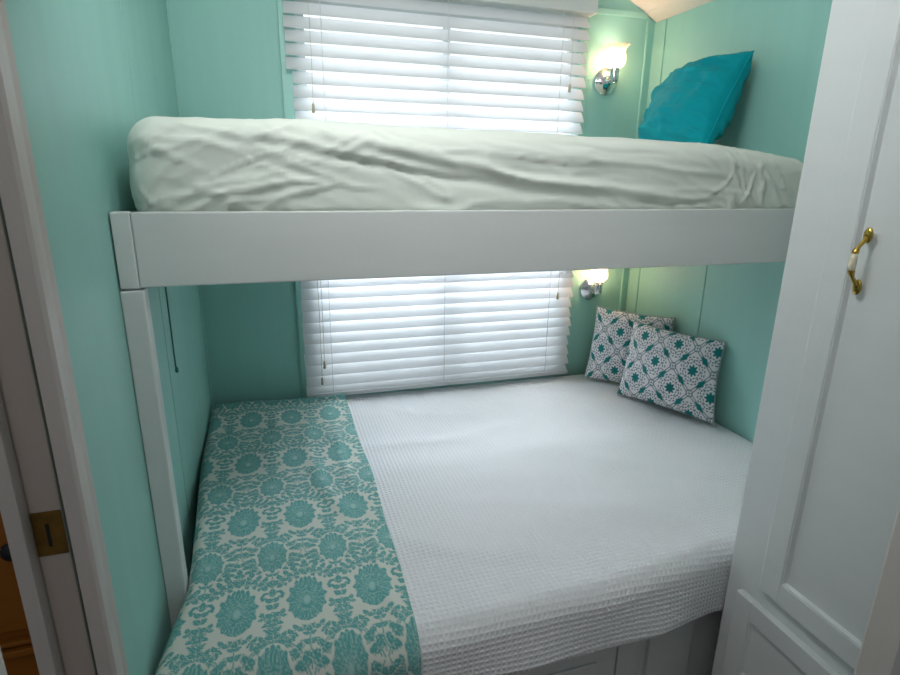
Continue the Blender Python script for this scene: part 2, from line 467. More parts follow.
# ------------------------------------------------------------------ mattresses
def round_box(x0, x1, y0, y1, z0, z1, r, step):
    """rounded box as six welded grids; returns mesh points builder"""
    meshes = []
    cx, cy, cz = (x0 + x1) / 2, (y0 + y1) / 2, (z0 + z1) / 2
    hx, hy, hz = (x1 - x0) / 2, (y1 - y0) / 2, (z1 - z0) / 2
    def axis(h, s): 
        n = max(2, int(2 * h / s)); return np.linspace(-h, h, n + 1)
    out = []
    ax, ay, az = axis(hx, step[0]), axis(hy, step[1]), axis(hz, step[2])
    for s in (-1, 1):
        a, b = np.meshgrid(ax, ay, indexing='ij'); out.append(np.stack([a, b, np.full_like(a, s * hz)], -1))
        a, b = np.meshgrid(ax, az, indexing='ij'); out.append(np.stack([a, np.full_like(a, s * hy), b], -1))
        a, b = np.meshgrid(ay, az, indexing='ij'); out.append(np.stack([np.full_like(a, s * hx), a, b], -1))
    res = []
    inner = np.array([hx - r, hy - r, hz - r])
    for P in out:
        q = np.clip(P, -inner, inner); d = P - q
        n = np.linalg.norm(d, axis=-1, keepdims=True); n[n == 0] = 1
        # keep flat faces flat, round the edges
        res.append((q + d / n * r + np.array([cx, cy, cz]), d / n))
    return res

def join_grids(name, grids, disp=None):
    bm = bmesh.new()
    for P, N in grids:
        Q = disp(P, N) if disp else P
        me = grid_mesh('tmp', Q); bm.from_mesh(me); bpy.data.meshes.remove(me)
    bmesh.ops.remove_doubles(bm, verts=bm.verts, dist=2e-4)
    bmesh.ops.recalc_face_normals(bm, faces=bm.faces)
    me = bpy.data.meshes.new(name); bm.to_mesh(me); bm.free()
    return me

# creases of the fitted sheet on the front face: polyline in (x, z), width, height (+ ridge, - valley)
creases = [
    ([(0.34, 1.600), (0.55, 1.565), (0.80, 1.520), (1.10, 1.490), (1.35, 1.470)], 0.020, 0.010),
    ([(0.10, 1.585), (0.28, 1.572), (0.52, 1.530), (0.80, 1.490), (1.05, 1.470)], 0.018, -0.008),
    ([(0.30, 1.585), (0.50, 1.545), (0.68, 1.515)], 0.012, 0.006),
    ([(0.70, 1.590), (1.00, 1.560), (1.25, 1.545), (1.45, 1.535)], 0.015, 0.005),
    ([(0.62, 1.545), (0.90, 1.530), (1.10, 1.525)], 0.010, -0.004),
    ([(0.09, 1.455), (0.17, 1.490), (0.28, 1.520)], 0.008, 0.006),
    ([(0.08, 1.470), (0.20, 1.480), (0.32, 1.505), (0.42, 1.500)], 0.008, 0.006),
    ([(0.16, 1.455), (0.28, 1.470), (0.40, 1.495), (0.50, 1.490)], 0.007, 0.006),
    ([(0.24, 1.545), (0.33, 1.520), (0.42, 1.490)], 0.008, -0.005),
    ([(0.06, 1.480), (0.10, 1.520), (0.14, 1.560)], 0.007, 0.005),
    ([(0.05, 1.500), (0.06, 1.480), (0.075, 1.462)], 0.005, 0.005),
    ([(0.44, 1.560), (0.58, 1.500), (0.66, 1.465)], 0.008, 0.005),
    ([(1.10, 1.500), (1.30, 1.500), (1.50, 1.490)], 0.010, 0.004),
    ([(1.30, 1.470), (1.38, 1.520), (1.42, 1.570)], 0.008, 0.004),
    ([(1.45, 1.465), (1.50, 1.515), (1.52, 1.560)], 0.007, 0.005),
    ([(1.55, 1.465), (1.57, 1.520), (1.56, 1.560)], 0.006, 0.004),
    ([(0.85, 1.600), (1.05, 1.580), (1.20, 1.585)], 0.010, -0.004),
    ([(0.48, 1.605), (0.54, 1.575), (0.60, 1.568), (0.72, 1.575)], 0.007, 0.005),
    ([(1.10, 1.470), (1.22, 1.462), (1.36, 1.466)], 0.010, -0.007),
]
def upper_disp(P, N):
    x, y, z = P[..., 0], P[..., 1], P[..., 2]
    d = np.zeros_like(x)
    wf = np.clip((-(y) - 0.70) / 0.25, 0, 1)                     # only near the front
    for pts, w, h in creases:
        w *= 0.55; h *= 0.85
        dd, par, sg = seg_dist(x + 0.012 * vnoise(x * 7, z * 7, 77, 2), z + 0.006 * vnoise(x * 8 + 40, z * 9, 78, 2), pts)
        fade = np.clip(np.minimum(par, 1 - par) * 4 + 0.15, 0, 1)
        d += h * np.exp(-(dd / w) ** 2) * fade * (1 + 0.5 * sg * np.tanh(dd / w))
    for ang, f1, f2, amp, sd, reg in ((-0.33, 4, 42, 0.0030, 51, 1), (0.42, 5, 55, 0.0026, 52, np.clip((0.75 - x) / 0.3, 0, 1)), (-0.9, 6, 40, 0.0024, 53, np.clip((x - 1.1) / 0.3, 0, 1)), (-0.12, 3, 30, 0.0025, 54, 1)):
        ca, sa = math.cos(ang), math.sin(ang); a = x * ca + z * sa; b = -x * sa + z * ca
        nz = vnoise(a * f1, b * f2 * 0.8 + 0.4 * vnoise(a * 6, b * 6, sd + 9, 2), sd, 2)
        msk = np.clip(vnoise(a * 4 + 7, b * 9, sd + 20, 2) * 0.9 + 0.35, 0, 1)
        d += amp * (1 - np.abs(np.clip(nz, -1, 1))) ** 6 * 2.4 * msk * reg * np.abs(N[..., 1])
    d *= wf
    d += 0.0026 * vnoise(x * 9, z * 16 + y * 9, 3) * 0.8
    # the sheet is tucked: belly of the front, narrower at the bottom
    tz = np.clip((z - 1.37) / 0.25, 0, 1)
    tuck = -0.030 * np.clip((0.45 - tz) / 0.45, 0, 1) ** 1.5
    Q = P + N * (d + tuck)[..., None]
    # top sinks along the length and to the right end
    top = np.clip((z - 1.45) / 0.16, 0, 1)
    sag = np.interp(x, [0, 0.08, 0.3, 0.55, 1.1, 1.35, 1.6, 1.85], [-0.012, 0.0, 0.004, -0.001, -0.006, -0.014, -0.030, -0.050])
    Q[..., 2] += top * sag
    e = np.clip((x - 1.36) / 0.46, 0, 1); fr = np.clip((-y - 0.72) / 0.30, 0, 1); fr = fr * fr * (3 - 2 * fr)
    Q[..., 0] -= 0.175 * e * fr
    Q[..., 1] = np.maximum(Q[..., 1], -1.062 + 0.0)
    low = Q[..., 2] < 1.46
    Q[..., 1] = np.where(low, np.maximum(Q[..., 1], -1.046), Q[..., 1])
    return Q
um = link('mattress', join_grids('upper_mattress', round_box(0.022, W - 0.02, -1.044, -0.11, 1.368, 1.622, 0.055, (0.0075, 0.02, 0.006)), upper_disp), m_sheet, None, True)
tag(um, 'upper bunk mattress in a wrinkled ivory fitted sheet', 'mattress')

def lower_disp(P, N):
    x, y, z = P[..., 0], P[..., 1], P[..., 2]
    return P + N * (0.002 * vnoise(x * 6, y * 6, 5))[..., None]
lm = link('mattress', join_grids('lower_mattress', round_box(0.046, W - 0.012, -1.215, -0.030, 0.462, 0.598, 0.04, (0.03, 0.03, 0.02)), lower_disp), m_white_sheet, None, True)
tag(lm, 'lower bed mattress in a white sheet beneath the blanket', 'mattress')

# ------------------------------------------------------------------ bed base
base = thing('bed_base', 'white panelled bed base below the hanging waffle blanket', 'bed base', (0.9, -0.7, 0))
part('body', [(XL + 0.05, 1.300, -1.222, -0.03, 0.0, 0.458), (1.3001, W - 0.003, -1.222, -0.03, 0.0, 0.458)], m_white, base, 0.0)
part('frame', [(0.03, 1.054, -1.245, -1.2225, 0.405, 0.457), (1.055, 1.115, -1.245, -1.2225, 0.02, 0.4045), (0.03, 0.09, -1.245, -1.2225, 0.02, 0.4045),
               (1.16, 1.30, -1.234, -1.2225, 0.02, 0.457)], m_white, base, 0.003)
bp = part('drawer', [(0.36, 1.045, -1.252, -1.2226, 0.10, 0.395)], m_white, base, 0.004)
part('drawer_panel', [(0.42, 0.985, -1.260, -1.2525, 0.16, 0.335)], m_white, base, 0.004)

# ------------------------------------------------------------------ blanket
def y_front(x):
    return np.where(x < 1.3095, np.interp(x, [0, 0.5, 1.0, 1.2, 1.3], [-1.350, -1.350, -1.330, -1.302, -1.284]), -1.284)
def bed_height(x, y):
    h = 0.622 + 0.010 * np.clip((0.8 - x) / 0.6, 0, 1) * np.clip((y + 0.5) / 0.4, 0, 1) + 0.004 * vnoise(x * 3.1, y * 3.1, 21) + 0.0015 * vnoise(x * 9, y * 9, 22)
    for pts, w, a in (([(0.55, -0.50), (0.80, -0.52), (1.05, -0.47)], 0.03, 0.004), ([(0.70, -0.90), (1.00, -0.98), (1.20, -1.08)], 0.04, 0.005),
                      ([(0.62, -0.15), (0.75, -0.28), (0.95, -0.33)], 0.02, 0.003), ([(1.2, -0.75), (1.5, -0.95), (1.7, -1.05)], 0.035, 0.004),
                      ([(0.56, -1.05), (0.66, -1.12), (0.80, -1.15)], 0.03, 0.004)):
        dd, par, sg = seg_dist(x, y, pts)
        h = h + a * np.exp(-(dd / w) ** 2)
    return h
def drape(x, s, off, yb, drop, r=0.045, flare=0.012):
    """x, s arrays: s is arc length from the back edge yb towards the front and over the edge"""
    yf = y_front(x) if r > 0 else yb
    flat = (yb - (yf + r))
    q = s - flat
    th = np.clip(q / r, 0, pi / 2)
    y = np.where(q < 0, yb - s, yf + r - r * np.sin(th))
    zt = bed_height(x, np.maximum(y, -1.30))
    down = np.clip(q - r * pi / 2, 0, None)
    z = zt - r * (1 - np.cos(th)) - down
    y = y - flare * np.clip(down / 0.1, 0, 1) * (1 + np.sin(x * 17 + 1.3) * 0.6) * np.clip((1.30 - x) / 0.2, 0, 1)
    n_y, n_z = -np.sin(th), np.cos(th)
    return y + off * n_y, z + off * n_z

def cloth(name, X, Sx, off, yb, m, attrs=None, edge=None, thick=0.006):
    y, z = drape(X, Sx, off, yb, 0)
    P = np.stack([X, y, z], -1)
    if edge: P = edge(P)
    uv = np.stack([X, Sx], -1)
    me = grid_mesh(name, P, uv, attrs)
    o = link(name, me, m, None, True)
    s = o.modifiers.new('thickness', 'SOLIDIFY'); s.thickness = thick; s.offset = -1
    return o
nx, ns = 220, 200
xs = np.linspace(0.14, W - 0.012, nx)
hem = np.interp(xs, [0.14, 0.50, 0.67, 0.81, 0.91, 1.02, 1.13, 1.23, 1.305, 1.31, 1.86], [0.125, 0.115, 0.128, 0.136, 0.146, 0.150, 0.158, 0.172, 0.182, 0.182, 0.18])
yf = y_front(xs)
tot = (-0.034 - (yf + 0.045)) + 0.045 * pi / 2 + np.clip(hem - 0.045, 0, None)
tt = np.linspace(0, 1, ns)
Xg = np.repeat(xs[:, None], ns, 1); Sg = tot[:, None] * tt[None]
bl = cloth('waffle_blanket', Xg, Sg, 0.0, -0.034, m_waffle, thick=0.007)
tag(bl, 'white waffle weave blanket spread over the lower bed', 'blanket')

# damask tile -------------------------------------------------------
def damask_tile(nu=300, nv=680):
    tw, th = 0.1415, 0.325
    u, v = np.meshgrid((np.arange(nu) + 0.5) / nu * tw, (np.arange(nv) + 0.5) / nv * th, indexing='ij')
    ink = np.zeros_like(u); vein = np.zeros_like(u)
    ss = lambda d, w=0.0010: np.clip(0.5 - d / w, 0, 1)
    def wrap(cu, cv):
        return (u - cu + tw / 2) % tw - tw / 2, (v - cv + th / 2) % th - th / 2
    def leaf(cu, cv, ang, L, Wd, bend=0.0):
        """lobed leaf with a pale midrib, mirrored about the axis of the repeat; cu, cv is its base"""
        nonlocal ink, vein
        for sgn in (1, -1):
            a = ang if sgn == 1 else pi - ang
            du, dv = wrap(sgn * cu, cv)
            p = du * math.cos(a) + dv * math.sin(a); q = -du * math.sin(a) + dv * math.cos(a)
            q = q - sgn * bend * p * p / L
            t = np.clip(p / L, 0, 1)
            wv = 1.28 * Wd * np.sin(pi * t ** 0.75) ** 0.7 * (1 - 0.30 * np.abs(np.sin(t * pi * 3.5)))
            box_ = np.maximum(-p, p - L)
            body = ss(np.maximum(np.abs(q) - wv, box_))
            halo = ss(np.maximum(np.abs(q) - wv - 0.0012, box_ - 0.001))
            ink = np.maximum(ink * (1 - halo), body)
            vein = np.maximum(vein * (1 - halo), ss(np.abs(q) - 0.0004) * (p > 0) * (p < L * 0.75) * 0.9)
    def stem(pts, w):
        nonlocal ink
        for sgn in (1, -1):
            for su in (-tw, 0, tw):
                for sv in (-th, 0, th):
                    d, _, _ = seg_dist(u, v, [(sgn * a + su, b + sv) for a, b in pts])
                    ink = np.maximum(ink, ss(d - w))
    def branch(pts, n, L, Wd, spread=0.95, tip=True):
        stem(pts, 0.0012)
        P = np.array(pts); sg = np.r_[0, np.cumsum(np.hypot(*np.diff(P, axis=0).T))]
        for k in range(n):
            t = (k + 0.6) / n * sg[-1]
            at = lambda q: np.array([np.interp(q, sg, P[:, 0]), np.interp(q, sg, P[:, 1])])
            x, y = at(t); d = at(t + 0.002) - at(t - 0.002)
            a = math.atan2(d[1], d[0]); s = 1 - 0.2 * k / n
            leaf(x, y, a + spread, L * s, Wd * s, 0.25); leaf(x, y, a - spread, L * s, Wd * s, -0.25)
        if tip:
            a = math.atan2(P[-1][1] - P[-2][1], P[-1][0] - P[-2][0]); leaf(P[-1][0], P[-1][1], a, L, Wd)
    def palmette(cu, cv, R, asp, core, plumes, sx, sy):
        """acanthus palmette: broad drooping plumes laid from the outside in, each parted from the next by a pale line"""
        nonlocal ink, vein
        du, dv = wrap(cu, cv)
        du = du / sx; dv = dv / sy
        r = np.hypot(du, dv / asp); a = np.arctan2(du, dv)
        clear = ss(r - R * 1.02)
        ink *= 1 - clear; vein *= 1 - clear
        ink = np.maximum(ink, ss(r - R * 0.86, 0.002))
        for (deg, L, Wd, base, bend) in plumes:
            for sg in ((1, -1) if deg not in (0, 180) else (1,)):
                g = math.radians(deg) * sg
                bx, by = base * math.sin(g) , base * math.cos(g) * asp
                p = (du - bx) * math.sin(g) + (dv - by) * math.cos(g); q = (du - bx) * math.cos(g) - (dv - by) * math.sin(g)
                q = q - sg * bend * p * np.abs(p) / L
                t = np.clip(p / L, 0, 1)
                wv = Wd * np.clip(np.sin(pi * (0.12 + 0.88 * t) ** 1.25), 0, 1) ** 0.6 * (1 - 0.16 * np.abs(np.sin(t * pi * 4.5)) * (t > 0.35))
                bx_ = np.maximum(-p, p - L)
                body = ss(np.maximum(np.abs(q) - wv, bx_)); halo = ss(np.maximum(np.abs(q) - wv - 0.0011, bx_ - 0.0011))
                gap = np.clip(halo - body, 0, 1)
                ink = np.maximum(ink * (1 - 0.30 * gap), body); vein = np.maximum(vein * (1 - halo), gap * 0.95)
                vein = np.maximum(vein, ss(np.abs(q) - 0.0005) * (p > L * 0.1) * (p < L * 0.8) * body)
                vein = np.maximum(vein, ss(np.abs(np.abs(q) - wv * 0.55) - 0.0003) * (p > L * 0.3) * (p < L * 0.8) * body * 0.7)
        d2 = np.hypot(du, (dv + core * 0.2) / 1.15)
        k = ss(d2 - core * 1.75)
        ink = np.maximum(ink * (1 - k), k); vein = vein * (1 - k)
        vein = np.maximum(vein, ss(np.abs(d2 - core * 1.55) - 0.0007) * (np.abs(a) < 2.2)); vein = np.maximum(vein, ss(np.abs(d2 - core * 1.15) - 0.0006) * 0.8)
        vein = np.maximum(vein, ss(d2 - core * (0.95 + 0.10 * np.cos(a * 9)), 0.004) * 0.8)
    branch([(0.0705, 0.118), (0.056, 0.112), (0.040, 0.126), (0.030, 0.150)], 4, 0.0165, 0.0058)
    branch([(0.0705, -0.108), (0.052, -0.106), (0.034, -0.090), (0.022, -0.078), (0.004, -0.076)], 5, 0.0165, 0.0062)
    branch([(0.000, 0.098), (0.014, 0.078), (0.034, 0.074), (0.050, 0.062)], 4, 0.0150, 0.0056)
    # leafy scrolls that rise from below each large palmette
    branch([(0.003, -0.160), (0.018, -0.130), (0.038, -0.112), (0.056, -0.094), (0.0695, -0.070)], 5, 0.021, 0.0068)
    branch([(0.0, -0.152), (0.0, -0.092)], 3, 0.0175, 0.0060, 0.75)
    branch([(0.0705, -0.122), (0.0705, -0.036)], 5, 0.0185, 0.0062, 0.8)
    branch([(0.036, -0.146), (0.052, -0.132), (0.064, -0.132)], 2, 0.0150, 0.0060)
    branch([(0.0705, 0.056), (0.056, 0.078), (0.038, 0.092), (0.016, 0.096)], 4, 0.0195, 0.0066)
    branch([(0.000, 0.078), (0.000, 0.116)], 2, 0.0175, 0.0060, 0.75)
    branch([(0.005, 0.162), (0.018, 0.142), (0.024, 0.118)], 3, 0.0170, 0.0062)
    branch([(0.010, 0.168), (0.026, 0.198), (0.048, 0.214)], 3, 0.0170, 0.0062)
    branch([(0.0705, 0.085), (0.0705, 0.105)], 1, 0.015, 0.0055)
    branch([(0.0705, -0.060), (0.058, -0.046), (0.052, -0.028)], 2, 0.014, 0.0056)
    leaf(0.0705, 0.062, 0.9, 0.020, 0.0070); leaf(0.052, 0.052, 1.2, 0.016, 0.0060)
    # moustache scroll and bud between large palmettes
    stem([(0.0705, 0.030), (0.063, 0.040), (0.054, 0.040), (0.0485, 0.030), (0.051, 0.021), (0.056, 0.024)], 0.0036)
    leaf(0.0705, 0.012, 0.55, 0.018, 0.0070); leaf(0.0705, -0.010, 0.85, 0.020, 0.0068); leaf(0.0705, 0.034, 1.57, 0.020, 0.007)
    leaf(0.0705, -0.032, 0.55, 0.018, 0.0062)
    R = 0.054
    palmette(tw / 2, th / 2, 0.040, 1.2, 0.0075,
             [(180, .027, .0075, .018, 0), (146, .025, .0075, .017, .1), (112, .024, .0075, .016, .2), (80, .024, .0075, .015, -.1), (50, .027, .0078, .014, -.2), (22, .031, .0075, .012, -.15), (0, .036, .0075, .010, 0),
              (160, .017, .005, .010, 0), (120, .016, .005, .009, 0), (70, .016, .005, .009, 0), (30, .018, .005, .009, 0)], 0.92, 1.18)
    palmette(0.0, 0.0, R, 1.18, 0.0105,
             [(180, .026, .0085, .026, 0), (155, .026, .0088, .025, .15), (130, .028, .0092, .024, .3), (105, .031, .0098, .022, .3), (80, .034, .0102, .020, .1), (57, .038, .0102, .018, -.15), (36, .043, .0100, .016, -.25), (17, .047, .0092, .014, -.15), (0, .050, .0088, .012, 0),
              (165, .019, .0062, .014, 0), (135, .019, .0062, .014, .1), (105, .021, .0066, .013, .1), (72, .023, .0066, .012, 0), (42, .026, .0066, .011, -.1), (14, .028, .0062, .010, 0)], 0.80, 1.13)
    return tw, th, ink, np.clip(vein, 0, 1) * ink
TW, TH, T_INK, T_VEIN = damask_tile()
def tile_sample(T, u, v):
    a = (u / TW) % 1 * T.shape[0] - 0.5; b = (v / TH) % 1 * T.shape[1] - 0.5
    i = np.floor(a).astype(int); j = np.floor(b).astype(int); fa = a - i; fb = b - j
    g = lambda p, q: T[p % T.shape[0], q % T.shape[1]]
    return (g(i, j) * (1 - fa) + g(i + 1, j) * fa) * (1 - fb) + (g(i, j + 1) * (1 - fa) + g(i + 1, j + 1) * fa) * fb
nx, ns = 215, 600
s1 = np.linspace(0, 1, ns)
yb = -0.070
tot_s = (yb - (-1.350 + 0.045)) + 0.045 * pi / 2 + 0.085
sv = s1 * tot_s
yy = yb - sv
xl = np.interp(-yy, [0.0, 0.5, 0.95, 1.06, 1.16, 1.35, 2], [-0.002, 0.004, 0.034, 0.038, 0.024, 0.000, -0.002])
xr = np.interp(-yy, [0.0, 0.4, 0.85, 1.2, 1.4, 2], [0.503, 0.508, 0.510, 0.498, 0.498, 0.495]) + 0.003 * np.sin(sv * 13)
uu = np.linspace(0, 1, nx)
Xg = xl[None] + (xr - xl)[None] * uu[:, None]
Sg = np.repeat(sv[None], nx, 0)
Yg = yb - Sg
ink = tile_sample(T_INK, Xg - 0.147, Yg + 1.19); ve = tile_sample(T_VEIN, Xg - 0.147, Yg + 1.19)
def damask_edge(P):
    x, y, z = P[..., 0], P[..., 1], P[..., 2]
    e = x - xl[None]
    z = z - 0.020 * np.exp(-(e / 0.012) ** 2)
    z = z + 0.006 * np.exp(-((xr[None] - x) / 0.010) ** 2) * 0.0
    for pts, w, a in (([(0.36, -0.10), (0.33, -0.45), (0.36, -0.75), (0.42, -0.95)], 0.022, 0.007), ([(0.44, -0.30), (0.43, -0.60), (0.46, -0.85)], 0.016, 0.005),
                      ([(0.20, -0.06), (0.24, -0.30), (0.22, -0.60)], 0.03, 0.004), ([(0.10, -1.10), (0.20, -1.0), (0.34, -1.02)], 0.03, 0.005),
                      ([(0.47, -1.0), (0.45, -1.2), (0.47, -1.33)], 0.016, 0.006)):
        dd, par, sg = seg_dist(x, y, pts)
        z = z + a * np.exp(-(dd / w) ** 2) * np.clip(np.minimum(par, 1 - par) * 4, 0, 1)
    z = z + 0.014 * np.exp(-((y - yb) / 0.016) ** 2)         # rolled fold at the head of the cloth
    z = z + 0.0015 * vnoise(x * 8, y * 5, 31)
    return np.stack([x, y, z], -1)
da = cloth('damask_throw', Xg, Sg, 0.013, yb, m_damask, {'ink': ink, 'vein': ve}, damask_edge, thick=0.007)
tag(da, 'teal and cream damask throw lying across the foot of the lower bed', 'throw')

# ------------------------------------------------------------------ cushions
def lace_pattern(u, v, period, phase):
    """u, v in metres on the panel; square lattice turned by 45 degrees"""
    a = ((u + v) / period + phase[0]); b = ((v - u) / period + phase[1])
    fa = a - np.floor(a) - 0.5; fb = b - np.floor(b) - 0.5
    r = np.hypot(fa, fb); th = np.arctan2(fb, fa)
    ss = lambda d, w=0.022: np.clip(0.5 - d / w, 0, 1)
    ink = ss(r - (0.160 + 0.038 * np.cos(8 * th)))                                   # eight-pointed star
    e = np.minimum(0.5 - np.abs(fa), 0.5 - np.abs(fb))                              # distance to the lattice
    along = np.where(0.5 - np.abs(fa) < 0.5 - np.abs(fb), fb, fa)
    grey = ss(np.abs(e - 0.040) - 0.013)
    ink = np.maximum(ink, ss(e + np.abs(along) * 0.42 - 0.095))                      # diamonds half-way along each side
    cr = np.hypot(0.5 - np.abs(fa), 0.5 - np.abs(fb))
    grey = np.maximum(grey, ss(np.abs(cr - 0.11) - 0.014) * 0.9) * (cr > 0.06)
    grey = np.maximum(grey, ss(cr - 0.03))
    # lace rings around the star
    grey = np.maximum(grey, ss(np.abs(r - 0.255 * (1 + 0.07 * np.cos(8 * th))) - 0.017) * (np.cos(16 * th) > -0.75))
    grey = np.maximum(grey, ss(np.abs(r - 0.335 * (1 + 0.05 * np.cos(8 * th + pi))) - 0.020) * (np.cos(24 * th) > -0.45))
    grey = np.maximum(grey, ss(np.abs(r - 0.42) - 0.017) * (np.cos(20 * th + 1) > -0.2) * (e > 0.07))
    return ink, np.clip(grey, 0, 1)

def cushion(name, label, cat, corners, thick, m, n=120, pinch=0.07, pattern=None, wrinkle=0.0, group=None, piping_r=0.0035, seed=0, pipe_mat=None, puff=0.42):
    """corners: bottom-left, bottom-right, top-right, top-left as seen from the front"""
    bl_, br_, tr_, tl_ = [np.array(c, float) for c in corners]
    ctr = (bl_ + br_ + tr_ + tl_) / 4
    wv = ((br_ - bl_) + (tr_ - tl_)) / 2; hv = ((tl_ - bl_) + (tr_ - br_)) / 2
    nrm = np.cross(wv, hv); nrm /= np.linalg.norm(nrm)                                # towards the front
    t = np.linspace(-1, 1, n + 1)
    U, V = np.meshgrid(t, t, indexing='ij')
    root = thing(name, label, cat, tuple((bl_ + br_) / 2), group)
    def surf(side):
        # outline pinched in between the corners
        Uo = U * (1 - pinch * (1 - V ** 2) * np.abs(U) ** 3) ; Vo = V * (1 - pinch * (1 - U ** 2) * np.abs(V) ** 3)
        a = (Uo + 1) / 2; b = (Vo + 1) / 2
        P = (bl_ * ((1 - a) * (1 - b))[..., None] + br_ * (a * (1 - b))[..., None] + tr_ * (a * b)[..., None] + tl_ * ((1 - a) * b)[..., None])
        env = np.clip(1 - U ** 2, 0, 1) ** puff * np.clip(1 - V ** 2, 0, 1) ** puff
        h = thick / 2 * env
        if wrinkle:
            ang = np.arctan2(V, U); rr = np.hypot(U, V)
            wr = vnoise(U * 1.5 + 3, V * 7 + U * 1.2, seed, 2) * 0.8 + vnoise(U * 4, V * 3, seed + 4, 2) * 0.4
            h = h + wrinkle * wr * np.clip(env * 1.4, 0, 1) * (0.4 + 0.6 * np.clip(rr, 0, 1))
        else:
            h = h + 0.003 * vnoise(U * 4 + 9, V * 4, seed, 2) * env
        return P + side * nrm * h[..., None]
    F, B = surf(1), surf(-1)
    at = None
    if pattern:
        Lw, Lh = np.linalg.norm(wv), np.linalg.norm(hv)
        i_, g_ = lace_pattern(U * Lw / 2, V * Lh / 2 * 0.86, pattern[0], pattern[1])
        at = {'ink': i_, 'grey': g_}
    bm = bmesh.new()
    lay = {}
    meF = grid_mesh('tmp', F, None, at); meB = grid_mesh('tmp', B[:, ::-1], None, {k: a[:, ::-1] for k, a in at.items()} if at else None)
    bm.from_mesh(meF); bm.from_mesh(meB)
    bmesh.ops.remove_doubles(bm, verts=bm.verts, dist=1e-5)
    bmesh.ops.recalc_face_normals(bm, faces=bm.faces)
    me = bpy.data.meshes.new('cover'); bm.to_mesh(me); bm.free()
    bpy.data.meshes.remove(meF); bpy.data.meshes.remove(meB)
    under(link('cover', me, m, None, True), root)
    rim = [F[i, 0] for i in range(0, n, 2)] + [F[n, i] for i in range(0, n, 2)] + [F[i, n] for i in range(n, 0, -2)] + [F[0, i] for i in range(n, 0, -2)]
    bm = bmesh.new(); tube(bm, rim + rim[:2], piping_r, 8)
    under(obj('piping', bm, pipe_mat or m, None, True), root)
    return root

m_pipe = mat('grey_teal_piping', lin(150, 165, 168), 0.8)
cushion('cushion', 'small teal and white lattice-print cushion in front, nearer the wardrobe', 'cushion',
        [(1.620, -0.325, 0.642), (1.795, -0.688, 0.642), (1.838, -0.640, 0.945), (1.690, -0.290, 0.945)], 0.115, m_lace, 190,
        pattern=(0.150, (0.62, 0.10)), group=None, pipe_mat=m_pipe, seed=2, pinch=0.05)
cushion('cushion', 'lattice-print cushion behind, in the corner below the lower sconce', 'cushion',
        [(1.590, -0.105, 0.642), (1.815, -0.375, 0.642), (1.838, -0.355, 0.965), (1.640, -0.080, 0.965)], 0.105, m_lace, 190,
        pattern=(0.150, (0.30, 0.85)), group=None, pipe_mat=m_pipe, seed=9, pinch=0.05)
cushion('cushion', 'turquoise velvet cushion leaning on the right wall of the upper bunk', 'cushion',
        [(1.615, -0.30, 1.600), (1.575, -0.705, 1.610), (1.790, -0.617, 1.918), (1.795, -0.20, 1.895)], 0.20, m_velvet, 110,
        wrinkle=0.016, seed=14, pinch=0.04, piping_r=0.0035, puff=0.40)

